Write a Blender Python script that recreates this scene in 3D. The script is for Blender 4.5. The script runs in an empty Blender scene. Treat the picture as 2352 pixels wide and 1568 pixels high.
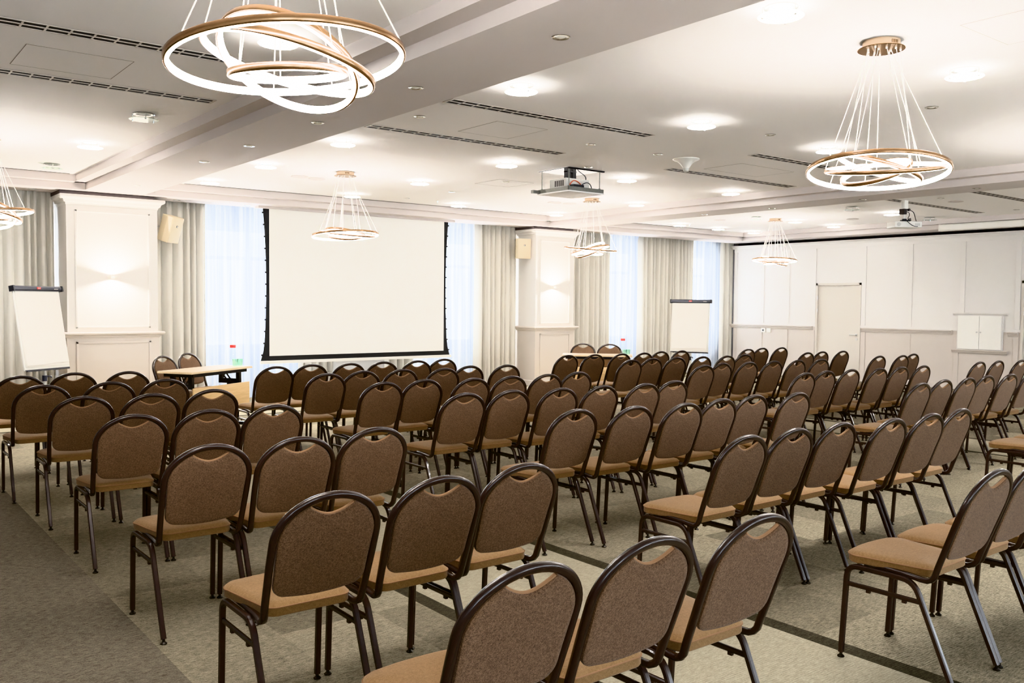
import bpy, bmesh, math, random
from mathutils import Vector, Matrix, Euler
random.seed(7)
scn = bpy.context.scene
COL = scn.collection
PI = math.pi

# ------------------------------------------------------------------ materials
MATS = {}
class NT:
    """tiny node-tree helper"""
    def __init__(s, name):
        s.m = bpy.data.materials.new(name); s.m.use_nodes = True
        s.t = s.m.node_tree; s.n = s.t.nodes; s.l = s.t.links
        s.b = s.n['Principled BSDF']; s.out = s.n['Material Output']
    def node(s, typ, **kw):
        n = s.n.new(typ)
        for k, v in kw.items(): setattr(n, k, v)
        return n
    def link(s, a, b): s.l.new(a, b)
    def val(s, sock, v):
        if isinstance(v, (int, float)): sock.default_value = v
        elif isinstance(v, tuple): sock.default_value = v
        else: s.link(v, sock)
    def math(s, op, a, b=0.0, c=None):
        n = s.node('ShaderNodeMath', operation=op)
        s.val(n.inputs[0], a); s.val(n.inputs[1], b)
        if c is not None: s.val(n.inputs[2], c)
        return n.outputs[0]
    def mix(s, f, a, b, blend='MIX'):
        n = s.node('ShaderNodeMix', data_type='RGBA', blend_type=blend)
        s.val(n.inputs['Factor'], f); s.val(n.inputs[6], a); s.val(n.inputs[7], b)
        return n.outputs[2]
    def noise(s, scale, detail=2.0, rough=.5, vec=None):
        n = s.node('ShaderNodeTexNoise'); n.inputs['Scale'].default_value = scale
        n.inputs['Detail'].default_value = detail; n.inputs['Roughness'].default_value = rough
        if vec is not None: s.link(vec, n.inputs['Vector'])
        return n.outputs['Fac']
    def coords(s, kind='Object'):
        return s.node('ShaderNodeTexCoord').outputs[kind]
    def scaled(s, vec, sc):
        n = s.node('ShaderNodeMapping'); n.inputs['Scale'].default_value = sc
        s.link(vec, n.inputs['Vector']); return n.outputs['Vector']
    def bump(s, h, strength=.2, dist=.002):
        n = s.node('ShaderNodeBump'); n.inputs['Strength'].default_value = strength
        n.inputs['Distance'].default_value = dist
        s.link(h, n.inputs['Height']); s.link(n.outputs[0], s.b.inputs['Normal'])

def c4(c): return (c[0], c[1], c[2], 1.0)
def srgb(r, g, b):
    f = lambda v: (v/12.92 if v <= .04045 else ((v+.055)/1.055)**2.4)
    return (f(r/255), f(g/255), f(b/255))

def plain(name, col, rough=.5, metal=0.0, var=.06, nscale=6, coat=0.0, spec=None):
    t = NT(name)
    n = t.noise(nscale, 3, .5, t.coords())
    a = tuple(max(0, x*(1-var)) for x in col); b = tuple(min(1, x*(1+var)) for x in col)
    t.link(t.mix(n, c4(a), c4(b)), t.b.inputs['Base Color'])
    t.b.inputs['Roughness'].default_value = rough
    t.b.inputs['Metallic'].default_value = metal
    t.b.inputs['Coat Weight'].default_value = coat
    if spec is not None: t.b.inputs['Specular IOR Level'].default_value = spec
    MATS[name] = t.m; return t.m

def emit(name, col, strength):
    t = NT(name)
    n = t.noise(3, 1, .5, t.coords())
    k = t.math('MULTIPLY_ADD', n, .1*strength, .95*strength)
    t.b.inputs['Base Color'].default_value = c4((.8, .8, .8))
    t.b.inputs['Emission Color'].default_value = c4(col)
    t.link(k, t.b.inputs['Emission Strength'])
    MATS[name] = t.m; return t.m

def fabric(name, c_hi, c_lo, scale=520, contrast=1.0, bump=.25):
    t = NT(name)
    co = t.coords()
    f1 = t.noise(scale, 2, .6, co)
    f2 = t.noise(scale*.25, 2, .5, co)
    f3 = t.noise(5, 2, .5, co)
    r = t.node('ShaderNodeValToRGB')
    r.color_ramp.elements[0].position = .5-.16/contrast; r.color_ramp.elements[1].position = .5+.16/contrast
    r.color_ramp.elements[0].color = c4(c_lo); r.color_ramp.elements[1].color = c4(c_hi)
    k = t.math('MULTIPLY_ADD', f2, .3, t.math('MULTIPLY_ADD', f1, .7, 0.0))
    t.link(k, r.inputs[0])
    dark = t.mix(t.math('MULTIPLY', f3, .25), r.outputs[0], c4(tuple(x*.7 for x in c_lo)))
    t.link(dark, t.b.inputs['Base Color'])
    t.b.inputs['Roughness'].default_value = .9
    t.b.inputs['Specular IOR Level'].default_value = .2
    t.b.inputs['Sheen Weight'].default_value = .12
    t.b.inputs['Sheen Roughness'].default_value = .5
    t.bump(f1, bump, .0015)
    MATS[name] = t.m; return t.m

fabric('seat_fabric', srgb(148, 119, 85), srgb(117, 90, 60), 420, 1.0)
plain('seat_piping', srgb(132, 100, 72), .85, 0, .05, 40)
fabric('shaded_back_fabric', srgb(128, 103, 81), srgb(66, 50, 39), 560, 1.4)  # seat cloth again, its darker colour standing in for shade on the backs
plain('chair_metal', srgb(47, 36, 32), .27, .08, .06, 20, coat=.15, spec=.38)
plain('glide_metal', (.05, .045, .04), .25, .8, .05, 20)
plain('wall_paint', srgb(222, 218, 213), .6, 0, .015, 3)
plain('wall_greige', srgb(200, 191, 182), .6, 0, .015, 3)
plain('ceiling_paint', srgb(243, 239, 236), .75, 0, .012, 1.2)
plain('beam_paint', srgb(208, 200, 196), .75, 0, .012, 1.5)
plain('groove', srgb(150, 141, 132), .8, 0, .02, 3)
plain('recess_black', (.012, .01, .01), .9, 0, .1, 5)
plain('recess_dark', (.06, .052, .05), .9, 0, .1, 5)
plain('recess_shade_mauve', (.10, .082, .082), .9, 0, .1, 5)
plain('vent_metal', srgb(182, 173, 163), .5, .1, .02, 10)
plain('chrome', (.75, .75, .74), .18, 1, .03, 20)
plain('white_plastic', srgb(236, 233, 226), .4, 0, .015, 10)
plain('grey_plastic', srgb(196, 194, 188), .45, 0, .03, 10)
plain('beige_speaker', srgb(214, 200, 172), .5, 0, .02, 10)
plain('black_metal', (.014, .014, .016), .38, .3, .1, 12)
plain('black_plastic', (.02, .021, .026), .38, 0, .1, 12)
plain('navy_plastic', (.03, .034, .05), .38, 0, .1, 12)
plain('blue_cable', (.02, .03, .22), .5, 0, .1, 12)
plain('orange_cable', (.5, .09, .03), .5, 0, .1, 12)
plain('galvanised', srgb(118, 118, 112), .45, .6, .25, 60)
plain('paper', srgb(243, 238, 230), .85, 0, .012, 4)
plain('red_print', srgb(214, 52, 40), .5, 0, .02, 5)
plain('red_cap', srgb(226, 58, 44), .4, 0, .03, 8)
plain('screen_white', srgb(240, 238, 233), .85, 0, .006, 1)
plain('screen_black', (.012, .012, .013), .8, 0, .1, 6)
plain('door_grey', srgb(206, 199, 189), .5, 0, .012, 2)
plain('steel', (.6, .59, .57), .3, 1, .04, 20)
plain('gold', (.46, .29, .165), .2, 1, .05, 9)
plain('gold_pale', (.78, .60, .43), .3, .85, .04, 9)
plain('cable_white', srgb(250, 246, 240), .4, 0, .01, 8)
plain('outside_wall', srgb(225, 225, 222), .8, 0, .02, 2)
plain('drape', srgb(206, 200, 189), .9, 0, .03, 2)
plain('brown_board', srgb(128, 98, 66), .5, 0, .06, 5)

def wood(name, c1, c2):
    t = NT(name); co = t.scaled(t.coords(), (3, 40, 40))
    n = t.noise(1.6, 5, .6, co)
    r = t.node('ShaderNodeValToRGB'); r.color_ramp.elements[0].position = .35; r.color_ramp.elements[1].position = .68
    r.color_ramp.elements[0].color = c4(c1); r.color_ramp.elements[1].color = c4(c2)
    t.link(n, r.inputs[0]); t.link(r.outputs[0], t.b.inputs['Base Color'])
    t.b.inputs['Roughness'].default_value = .42
    MATS[name] = t.m
wood('table_wood', srgb(222, 196, 158), srgb(236, 214, 180))
wood('panel_wood', srgb(206, 174, 126), srgb(224, 194, 148))

# drape: let some daylight through
def drape_mat():
    t = NT('drape_cloth')
    co = t.scaled(t.coords(), (1, 1, .05))
    n = t.noise(30, 2, .5, co)
    col = t.mix(n, c4(srgb(204, 199, 189)), c4(srgb(215, 210, 200)))
    t.link(col, t.b.inputs['Base Color']); t.b.inputs['Roughness'].default_value = .9
    t.b.inputs['Specular IOR Level'].default_value = .1
    tl = t.node('ShaderNodeBsdfTranslucent'); t.link(col, tl.inputs['Color'])
    m = t.node('ShaderNodeMixShader'); m.inputs[0].default_value = .06
    t.link(t.b.outputs[0], m.inputs[1]); t.link(tl.outputs[0], m.inputs[2]); t.link(m.outputs[0], t.out.inputs['Surface'])
    MATS['drape_cloth'] = t.m
drape_mat()
def sheer_mat():
    t = NT('sheer_cloth')
    n = t.noise(16, 3, .6, t.scaled(t.coords(), (1, 1, .02)))
    d = t.node('ShaderNodeBsdfDiffuse'); d.inputs['Color'].default_value = c4((.86, .89, .95))
    tl = t.node('ShaderNodeBsdfTranslucent')
    rp = t.node('ShaderNodeValToRGB'); rp.color_ramp.elements[0].position = .36; rp.color_ramp.elements[1].position = .62
    rp.color_ramp.elements[0].color = c4((.50, .58, .72)); rp.color_ramp.elements[1].color = c4((.97, .985, 1.0))  # pale and bluish streaks put the fold shading into the cloth colour
    t.link(n, rp.inputs[0]); t.link(rp.outputs[0], tl.inputs['Color'])
    tr = t.node('ShaderNodeBsdfTransparent')
    m1 = t.node('ShaderNodeMixShader'); m1.inputs[0].default_value = .55
    t.link(d.outputs[0], m1.inputs[1]); t.link(tl.outputs[0], m1.inputs[2])
    m2 = t.node('ShaderNodeMixShader'); t.link(t.math('MULTIPLY_ADD', n, .16, .02), m2.inputs[0])
    t.link(m1.outputs[0], m2.inputs[1]); t.link(tr.outputs[0], m2.inputs[2])
    t.link(m2.outputs[0], t.out.inputs['Surface'])
    MATS['sheer_cloth'] = t.m
sheer_mat()
def glass_mat(name, col, tr=.75):
    t = NT(name)
    n = t.noise(8, 1, .5, t.coords())
    g = t.node('ShaderNodeBsdfGlossy'); g.inputs['Roughness'].default_value = .05
    x = t.node('ShaderNodeBsdfTransparent'); t.link(t.mix(n, c4(col), c4(tuple(min(1, v*1.05) for v in col))), x.inputs['Color'])
    m = t.node('ShaderNodeMixShader'); m.inputs[0].default_value = 1-tr
    t.link(x.outputs[0], m.inputs[1]); t.link(g.outputs[0], m.inputs[2]); t.link(m.outputs[0], t.out.inputs['Surface'])
    MATS[name] = t.m
glass_mat('clear_glass', (.90, .93, .95), .86)
glass_mat('green_glass', (.76, .9, .82), .8)
glass_mat('frosted_disc', (.80, .86, .82), .6)

emit('ring_light', (1.0, .96, .93), 54)
emit('disc_light', (1.0, .99, .965), 19)
emit('sconce_light', (1.0, .95, .88), 12)
emit('window_glow', (.94, .97, 1.0), 9)
emit('back_window_glow', (.80, .90, 1.0), 6.2)
emit('lift_lining_glow', (1.0, .97, .93), .55)  # hatch lining is no lamp, the light inside is its own glow

def carpet_mat():
    t = NT('carpet')
    geo = t.node('ShaderNodeNewGeometry')
    sep = t.node('ShaderNodeSeparateXYZ'); t.link(geo.outputs['Position'], sep.inputs[0])
    X, Y = sep.outputs[0], sep.outputs[1]
    pos = geo.outputs['Position']
    def between(v, a, b):
        return t.math('MULTIPLY', t.math('GREATER_THAN', v, a), t.math('LESS_THAN', v, b))
    # 50 cm tiles
    tx = t.math('FLOOR', t.math('MULTIPLY', t.math('SUBTRACT', X, .17), 2.0))
    ty = t.math('FLOOR', t.math('MULTIPLY', t.math('ADD', Y, .12), 2.0))
    cmb = t.node('ShaderNodeCombineXYZ'); t.link(tx, cmb.inputs[0]); t.link(ty, cmb.inputs[1])
    wn = t.node('ShaderNodeTexWhiteNoise'); wn.noise_dimensions = '2D'; t.link(cmb.outputs[0], wn.inputs['Vector'])
    # wide tonal bands of the weave across the room plus fine pile
    band = t.noise(1.0, 2, .5, t.scaled(pos, (.5, 3.2, 1)))
    streak = t.noise(1.0, 3, .65, t.scaled(pos, (26, 150, 1)))
    pile = t.noise(150, 3, .75, pos)
    mott = t.noise(28, 3, .6, pos)
    base = t.mix(wn.outputs['Value'], c4(srgb(116, 109, 94)), c4(srgb(155, 146, 126)))
    base = t.mix(t.math('MULTIPLY', t.math('SUBTRACT', band, .35), .9), base, c4(srgb(108, 101, 88)))
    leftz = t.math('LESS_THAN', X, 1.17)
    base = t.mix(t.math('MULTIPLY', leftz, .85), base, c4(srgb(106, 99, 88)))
    light = c4(srgb(160, 152, 133)); dark = c4(srgb(68, 64, 54))
    border = t.math('MAXIMUM', t.math('MAXIMUM', between(X, 2.42, 3.70), between(X, 9.72, 10.78)), between(Y, 11.68, 12.9))
    inner = t.math('MAXIMUM', t.math('MAXIMUM', between(X, 2.51, 3.60), between(X, 9.80, 10.70)), between(Y, 11.76, 12.8))
    base = t.mix(border, base, dark)
    base = t.mix(inner, base, light)
    amp = t.math('MULTIPLY_ADD', inner, -.5, 1.0)
    k = t.math('MULTIPLY_ADD', streak, .9, t.math('MULTIPLY_ADD', pile, .8, t.math('MULTIPLY', mott, .3)))
    rib = t.math('MULTIPLY', t.math('SINE', t.math('MULTIPLY', Y, 2*PI/.013)), t.math('GREATER_THAN', wn.outputs['Value'], .5))
    k = t.math('MULTIPLY_ADD', rib, .05, k)
    k = t.math('MULTIPLY', t.math('SUBTRACT', k, 1.0), amp)
    k = t.math('MULTIPLY_ADD', k, 2.4, 1.0)
    k = t.math('MAXIMUM', k, .3)
    cmb2 = t.node('ShaderNodeCombineXYZ')
    for i in range(3): t.link(k, cmb2.inputs[i])
    col = t.mix(1.0, base, cmb2.outputs[0], 'MULTIPLY')
    t.link(col, t.b.inputs['Base Color'])
    t.b.inputs['Roughness'].default_value = .95
    t.b.inputs['Specular IOR Level'].default_value = .08
    t.bump(pile, .35, .004)
    MATS['carpet'] = t.m
carpet_mat()
M = MATS

# ------------------------------------------------------------------ mesh helpers
def obj(name, bm, mat, parent=None, smooth=35, loc=None):
    bmesh.ops.recalc_face_normals(bm, faces=bm.faces[:])
    me = bpy.data.meshes.new(name); bm.to_mesh(me); bm.free()
    mats = mat if isinstance(mat, (list, tuple)) else [mat]
    for m in mats: me.materials.append(M[m] if isinstance(m, str) else m)
    if smooth:
        for p in me.polygons: p.use_smooth = True
        me.set_sharp_from_angle(angle=math.radians(smooth))
    o = bpy.data.objects.new(name, me); COL.objects.link(o)
    if parent is not None: o.parent = parent
    if loc is not None: o.location = loc
    return o

def tag(o, label, cat, group=None, kind=None):
    o['label'] = label; o['category'] = cat
    if group: o['group'] = group
    if kind: o['kind'] = kind
    return o

def thing(name, label, cat, loc=(0, 0, 0), rotz=0.0, group=None):
    o = bpy.data.objects.new(name, None); o.empty_display_size = .1; COL.objects.link(o)
    o.location = loc; o.rotation_euler = (0, 0, rotz)
    return tag(o, label, cat, group)

def struct(name, bm, mat, parent=None, smooth=None):
    o = obj(name, bm, mat, parent, smooth)
    if parent is None: o['kind'] = 'structure'
    return o

def dup(o, parent=None):
    c = o.copy(); COL.objects.link(c)
    if parent is not None: c.parent = parent
    for ch in list(o.children): dup(ch, c)
    return c

def NB(): return bmesh.new()

def box(bm, x0, x1, y0, y1, z0, z1, mtx=None, mi=0, bevel=0.0):
    vs = [bm.verts.new((x, y, z)) for x in (x0, x1) for y in (y0, y1) for z in (z0, z1)]
    q = [(0, 1, 3, 2), (4, 6, 7, 5), (0, 4, 5, 1), (2, 3, 7, 6), (0, 2, 6, 4), (1, 5, 7, 3)]
    fs = [bm.faces.new([vs[i] for i in f]) for f in q]
    for f in fs: f.material_index = mi
    if bevel:
        es = list({e for f in fs for e in f.edges})
        r = bmesh.ops.bevel(bm, geom=es, offset=bevel, segments=2, affect='EDGES', profile=.6, material=-1)
        vs = list({v for f in r['faces'] for v in f.verts} | {v for v in vs if v.is_valid})
        for f in r['faces']: f.material_index = mi
    if mtx is not None: bmesh.ops.transform(bm, matrix=mtx, verts=[v for v in vs if v.is_valid])
    return vs

def rrect(w, h, c, seg=2):
    pts = []
    for cx, cy, a0 in ((w/2-c, h/2-c, 0), (-w/2+c, h/2-c, PI/2), (-w/2+c, -h/2+c, PI), (w/2-c, -h/2+c, 1.5*PI)):
        for i in range(seg+1):
            a = a0+PI/2*i/seg
            pts.append((cx+c*math.cos(a), cy+c*math.sin(a)))
    return pts
def circ(r, n=8): return [(r*math.cos(2*PI*i/n), r*math.sin(2*PI*i/n)) for i in range(n)]

def sweep(bm, path, prof, radial=None, closed=False, mi=0):
    P = [Vector(p) for p in path]; n = len(P)
    rings = []
    prev = None
    for i in range(n):
        if closed: T = (P[(i+1) % n]-P[i-1]).normalized()
        else: T = (P[min(i+1, n-1)]-P[max(i-1, 0)]).normalized()
        if radial is not None:
            r = Vector(radial[i]) if isinstance(radial, list) else Vector(radial)
        else:
            r = prev if prev is not None else (Vector((0, 0, 1)) if abs(T.z) < .9 else Vector((1, 0, 0)))
        r = (r-T*r.dot(T)).normalized(); prev = r
        b = T.cross(r)
        rings.append([bm.verts.new(P[i]+r*p+b*q) for p, q in prof])
    m = len(prof)
    for i in range(n if closed else n-1):
        A, B = rings[i], rings[(i+1) % n]
        for j in range(m):
            f = bm.faces.new((A[j], A[(j+1) % m], B[(j+1) % m], B[j])); f.material_index = mi
    if not closed:
        for R_ in (rings[0][::-1], rings[-1]):
            f = bm.faces.new(R_); f.material_index = mi
    return rings

def fillet(pts, r, seg=4):
    """round the inner corners of a polyline"""
    P = [Vector(p) for p in pts]; out = [P[0]]
    for i in range(1, len(P)-1):
        a, b, c = P[i-1], P[i], P[i+1]
        u, v = (a-b), (c-b)
        rr = min(r, u.length*.49, v.length*.49)
        p0, p1 = b+u.normalized()*rr, b+v.normalized()*rr
        for k in range(seg+1):
            t = k/seg
            out.append(p0*(1-t)**2+b*2*t*(1-t)+p1*t*t)
    out.append(P[-1]); return out

def lathe(bm, prof, n=24, c=(0, 0, 0), mtx=None, mi=0):
    """prof: (radius, z) from one end to the other"""
    rings = []; made = []
    for r, z in prof:
        if r < 1e-5:
            v = bm.verts.new((c[0], c[1], c[2]+z)); rings.append([v]); made.append(v)
        else:
            ring = [bm.verts.new((c[0]+r*math.cos(2*PI*k/n), c[1]+r*math.sin(2*PI*k/n), c[2]+z)) for k in range(n)]
            rings.append(ring); made += ring
    for A, B in zip(rings, rings[1:]):
        for k in range(n):
            k2 = (k+1) % n
            if len(A) == 1 and len(B) == 1: continue
            if len(A) == 1: f = bm.faces.new((A[0], B[k], B[k2]))
            elif len(B) == 1: f = bm.faces.new((A[k], A[k2], B[0]))
            else: f = bm.faces.new((A[k], A[k2], B[k2], B[k]))
            f.material_index = mi
    if mtx is not None: bmesh.ops.transform(bm, matrix=mtx, verts=made)

def offset_loop(pts, d):
    """shrink (d>0) a counter-clockwise 2D outline"""
    n = len(pts); out = []
    for i in range(n):
        a, b, c = Vector(pts[i-1]), Vector(pts[i]), Vector(pts[(i+1) % n])
        t1 = (b-a); t2 = (c-b)
        n1 = Vector((-t1.y, t1.x)).normalized(); n2 = Vector((-t2.y, t2.x)).normalized()
        nn = (n1+n2)
        if nn.length < 1e-6: nn = n1
        nn.normalize(); k = max(.5, nn.dot(n1))
        out.append(b+nn*(d/k))
    return out

def pillow(bm, outline, layers, place, cap=True, mi=0):
    """layers: (inset, height); place(u, v, w) -> 3D"""
    rings = []
    for ins, w in layers:
        lim = .02; lp = offset_loop(outline, min(ins, lim))
        if ins > lim:
            cx = sum(p[0] for p in lp)/len(lp); cy = sum(p[1] for p in lp)/len(lp); k = 1-(ins-lim)/.17
            lp = [(cx+(p[0]-cx)*k, cy+(p[1]-cy)*k) for p in lp]
        rings.append([bm.verts.new(place(p[0], p[1], w)) for p in lp])
    n = len(outline)
    for A, B in zip(rings, rings[1:]):
        for j in range(n):
            f = bm.faces.new((A[j], A[(j+1) % n], B[(j+1) % n], B[j])); f.material_index = mi
    if cap:
        for r in (rings[0][::-1], rings[-1]):
            f = bm.faces.new(r); f.material_index = mi

# ------------------------------------------------------------------ camera (32 mm equivalent, eye height 1.55 m)
F_, YAW, PIT, ROLL, CH = 2048.82, 0.66160775, 0.0430474, 0.0086519, 1.55
fw = Vector((math.sin(YAW)*math.cos(PIT), math.cos(YAW)*math.cos(PIT), -math.sin(PIT)))
rt = Vector((math.cos(YAW), -math.sin(YAW), 0)); up = rt.cross(fw)
r2 = rt*math.cos(ROLL)+up*math.sin(ROLL); u2 = -rt*math.sin(ROLL)+up*math.cos(ROLL)
cam = bpy.data.objects.new('camera', bpy.data.cameras.new('camera')); COL.objects.link(cam)
cam.matrix_world = Matrix(((r2.x, u2.x, -fw.x, 0), (r2.y, u2.y, -fw.y, 0), (r2.z, u2.z, -fw.z, CH), (0, 0, 0, 1)))
cam.data.sensor_width = 36; cam.data.lens = F_/2352*36; cam.data.clip_start = .05; cam.data.clip_end = 100
scn.camera = cam

# ------------------------------------------------------------------ room shell
ZS, Z1, ZC = 2.98, 3.065, 3.154
XL, XR, YB, YF = -4.2, 16.95, -4.6, 13.95
bm = NB(); box(bm, XL-.1, XR+.6, YB-.1, YF+.3, -.12, 0); struct('floor', bm, 'carpet')

# ceiling: three flat trays; the middle one is pierced by the projector hatch
HX0, HX1, HY0, HY1 = 6.99, 7.545, 7.92, 8.475
bm = NB()
def cslab(x0, x1, y0, y1): box(bm, x0, x1, y0, y1, ZC, ZC+.12)
cslab(XL, 2.9, YB, 13.0); cslab(11.2, XR+.3, YB, 13.0)
cslab(2.9, HX0, YB, 13.0); cslab(HX1, 11.2, YB, 13.0); cslab(HX0, HX1, YB, HY0); cslab(HX0, HX1, HY1, 13.0)
struct('ceiling', bm, 'ceiling_paint')

def stepped(bm, prof, axis, a0, a1):
    """extrude a closed (s, z) section along x or y"""
    A = []; B = []
    for s, z in prof:
        A.append(bm.verts.new((s, a0, z) if axis == 'y' else (a0, s, z)))
        B.append(bm.verts.new((s, a1, z) if axis == 'y' else (a1, s, z)))
    n = len(prof)
    for j in range(n): bm.faces.new((A[j], A[(j+1) % n], B[(j+1) % n], B[j]))
    bm.faces.new(A[::-1]); bm.faces.new(B)
BEAM = lambda l0, l1, r1, r0: [(l0, ZC), (l0, Z1), (l1, Z1), (l1, ZS), (r1, ZS), (r1, Z1), (r0, Z1), (r0, ZC)]
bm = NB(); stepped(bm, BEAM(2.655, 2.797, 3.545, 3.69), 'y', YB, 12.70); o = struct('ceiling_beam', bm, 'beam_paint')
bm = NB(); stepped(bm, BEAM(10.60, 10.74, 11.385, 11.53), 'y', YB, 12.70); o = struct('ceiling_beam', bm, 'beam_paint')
bm = NB()   # soffit in front of the windows
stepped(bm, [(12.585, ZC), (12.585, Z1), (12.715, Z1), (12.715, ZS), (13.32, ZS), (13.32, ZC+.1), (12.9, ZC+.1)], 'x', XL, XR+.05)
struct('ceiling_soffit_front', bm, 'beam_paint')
bm = NB()   # soffit along the panelled wall
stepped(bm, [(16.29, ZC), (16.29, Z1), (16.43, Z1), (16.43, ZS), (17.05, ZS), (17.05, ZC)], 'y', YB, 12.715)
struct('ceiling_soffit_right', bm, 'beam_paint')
bm = NB(); box(bm, XL, XR+.3, 13.32, YF+.1, 3.10, 3.2); struct('ceiling_curtain_pocket', bm, 'recess_dark')

# front wall with window openings
WINS = [(1.2, 2.35), (4.45, 6.55), (8.25, 9.95), (12.7, 14.25), (15.35, 16.75)]
WZ0, WZ1 = .78, 2.72
bm = NB()
box(bm, XL, XR+.3, YF, YF+.25, 0, WZ0); box(bm, XL, XR+.3, YF, YF+.25, WZ1, 3.12)
xs = [XL]+[v for w in WINS for v in w]+[XR+.3]
for a, b in zip(xs[0::2], xs[1::2]): box(bm, a, b, YF, YF+.25, WZ0, WZ1)
struct('wall_front', bm, 'wall_paint')
for i, (a, b) in enumerate(WINS):
    bm = NB()
    box(bm, a, a+.07, YF+.06, YF+.13, WZ0, WZ1); box(bm, b-.07, b, YF+.06, YF+.13, WZ0, WZ1)
    box(bm, a, b, YF+.06, YF+.13, WZ0, WZ0+.07); box(bm, a, b, YF+.06, YF+.13, WZ1-.07, WZ1)
    m = (a+b)/2; box(bm, m-.05, m+.05, YF+.06, YF+.13, WZ0, WZ1); box(bm, a, b, YF+.065, YF+.125, 2.2, 2.26)
    w = struct('window_%d' % (i+1), bm, 'white_plastic')
    bm = NB(); box(bm, a+.01, b-.01, YF+.15, YF+.17, WZ0+.01, WZ1-.01)
    obj('window_pane', bm, 'window_glow', w, None)

# left and back walls (behind the camera), the back one with tall windows
bm = NB(); box(bm, XL-.2, XL, YB, YF+.25, 0, 3.2); struct('wall_left', bm, 'wall_paint')
BW = [(-3.2, -1.2), (.2, 2.2), (4.2, 6.6), (7.6, 10.0), (12.0, 15.0)]
bm = NB()
box(bm, XL, XR+.3, YB-.2, YB, 0, .7); box(bm, XL, XR+.3, YB-.2, YB, 2.75, 3.2)
xs = [XL]+[v for w in BW for v in w]+[XR+.3]
for a, b in zip(xs[0::2], xs[1::2]): box(bm, a, b, YB-.2, YB, .7, 2.75)
struct('wall_back', bm, 'wall_paint')
for i, (a, b) in enumerate(BW):
    bm = NB(); box(bm, a-.02, b+.02, YB-.2, YB-.17, .68, 2.77)
    struct('window_%d' % (i+6), bm, 'back_window_glow')

# right wall with white panels over greige panels
RX = XR
D0, D1 = 10.09, 11.14          # door opening
E0, E1 = 5.95, 6.985           # second door at the frame's edge
bm = NB()
def wr(y0, y1, z0, z1, mi=0, x0=None): box(bm, RX if x0 is None else x0, RX+.12, y0, y1, z0, z1, mi=mi)
for a, b in ((YB, E0), (E1, D0), (D1, 13.32)):
    wr(a, b, 1.1, 2.92, 0); wr(a, b, 0, 1.1, 1)
wr(D0, D1, 2.02, 2.92, 0); wr(E0, E1, 2.02, 2.92, 0)
struct('wall_right', bm, ['wall_paint', 'wall_greige'])
bm = NB(); box(bm, RX+.14, RX+.2, YB, 13.9, 0, 3.3); struct('wall_right_backing', bm, 'recess_black')
bm = NB(); box(bm, RX+.13, RX+.4, 13.32, YF+.1, 0, 3.2); struct('wall_right_return', bm, 'recess_dark')
TR = 1
def trim(bm, mat):
    global TR
    o = struct('trim_%d' % TR, bm, mat); TR += 1; return o
# top cornice
bm = NB(); stepped(bm, [(RX, 2.84), (RX-.012, 2.845), (RX-.03, 2.885), (RX-.05, 2.895), (RX-.05, 2.918), (RX, 2.918)], 'y', YB, 13.38); trim(bm, 'wall_paint')
# upper stiles and rails
ST = [13.27, 12.52, 11.85, 11.19, 10.03, 9.05, 8.03, 7.05]
def stile(bm, y, z0, z1, w=.045, t=.013): box(bm, RX-t, RX+.01, y-w, y+w, z0, z1, bevel=.003)
for i, y in enumerate(ST):
    bm = NB()
    stile(bm, y, 1.148, 2.772) if not (i == 6) else stile(bm, y, 1.44, 2.772)
    trim(bm, 'wall_paint')
bm = NB(); box(bm, RX-.011, RX+.01, E1, 13.32, 2.77, 2.845); box(bm, RX-.011, RX+.01, E1, D0, 1.108, 1.15); box(bm, RX-.011, RX+.01, D1, 13.32, 1.108, 1.15)
trim(bm, 'wall_paint')
# lower stiles
for y in (13.27, 12.55, 11.88, 11.2, 10.02, 9.06, 8.12, 7.06):
    bm = NB(); stile(bm, y, .1, 1.02); trim(bm, 'wall_greige')
# chair rail in lengths between door and cupboard
RAILP = [(RX, 1.02), (RX-.012, 1.025), (RX-.02, 1.05), (RX-.034, 1.056), (RX-.034, 1.075), (RX-.05, 1.08), (RX-.055, 1.092), (RX-.05, 1.105), (RX, 1.108)]
for a, b in ((D1+.06, 13.40), (8.20, D0-.03), (7.02, 7.20)):
    bm = NB(); stepped(bm, RAILP, 'y', a, b); trim(bm, 'wall_greige')
for a, b in ((D1, 13.32), (E1, D0)):
    bm = NB(); box(bm, RX-.014, RX+.01, a, b, 0, .10, bevel=.004); o = struct('baseboard_right', bm, 'wall_greige')
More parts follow.
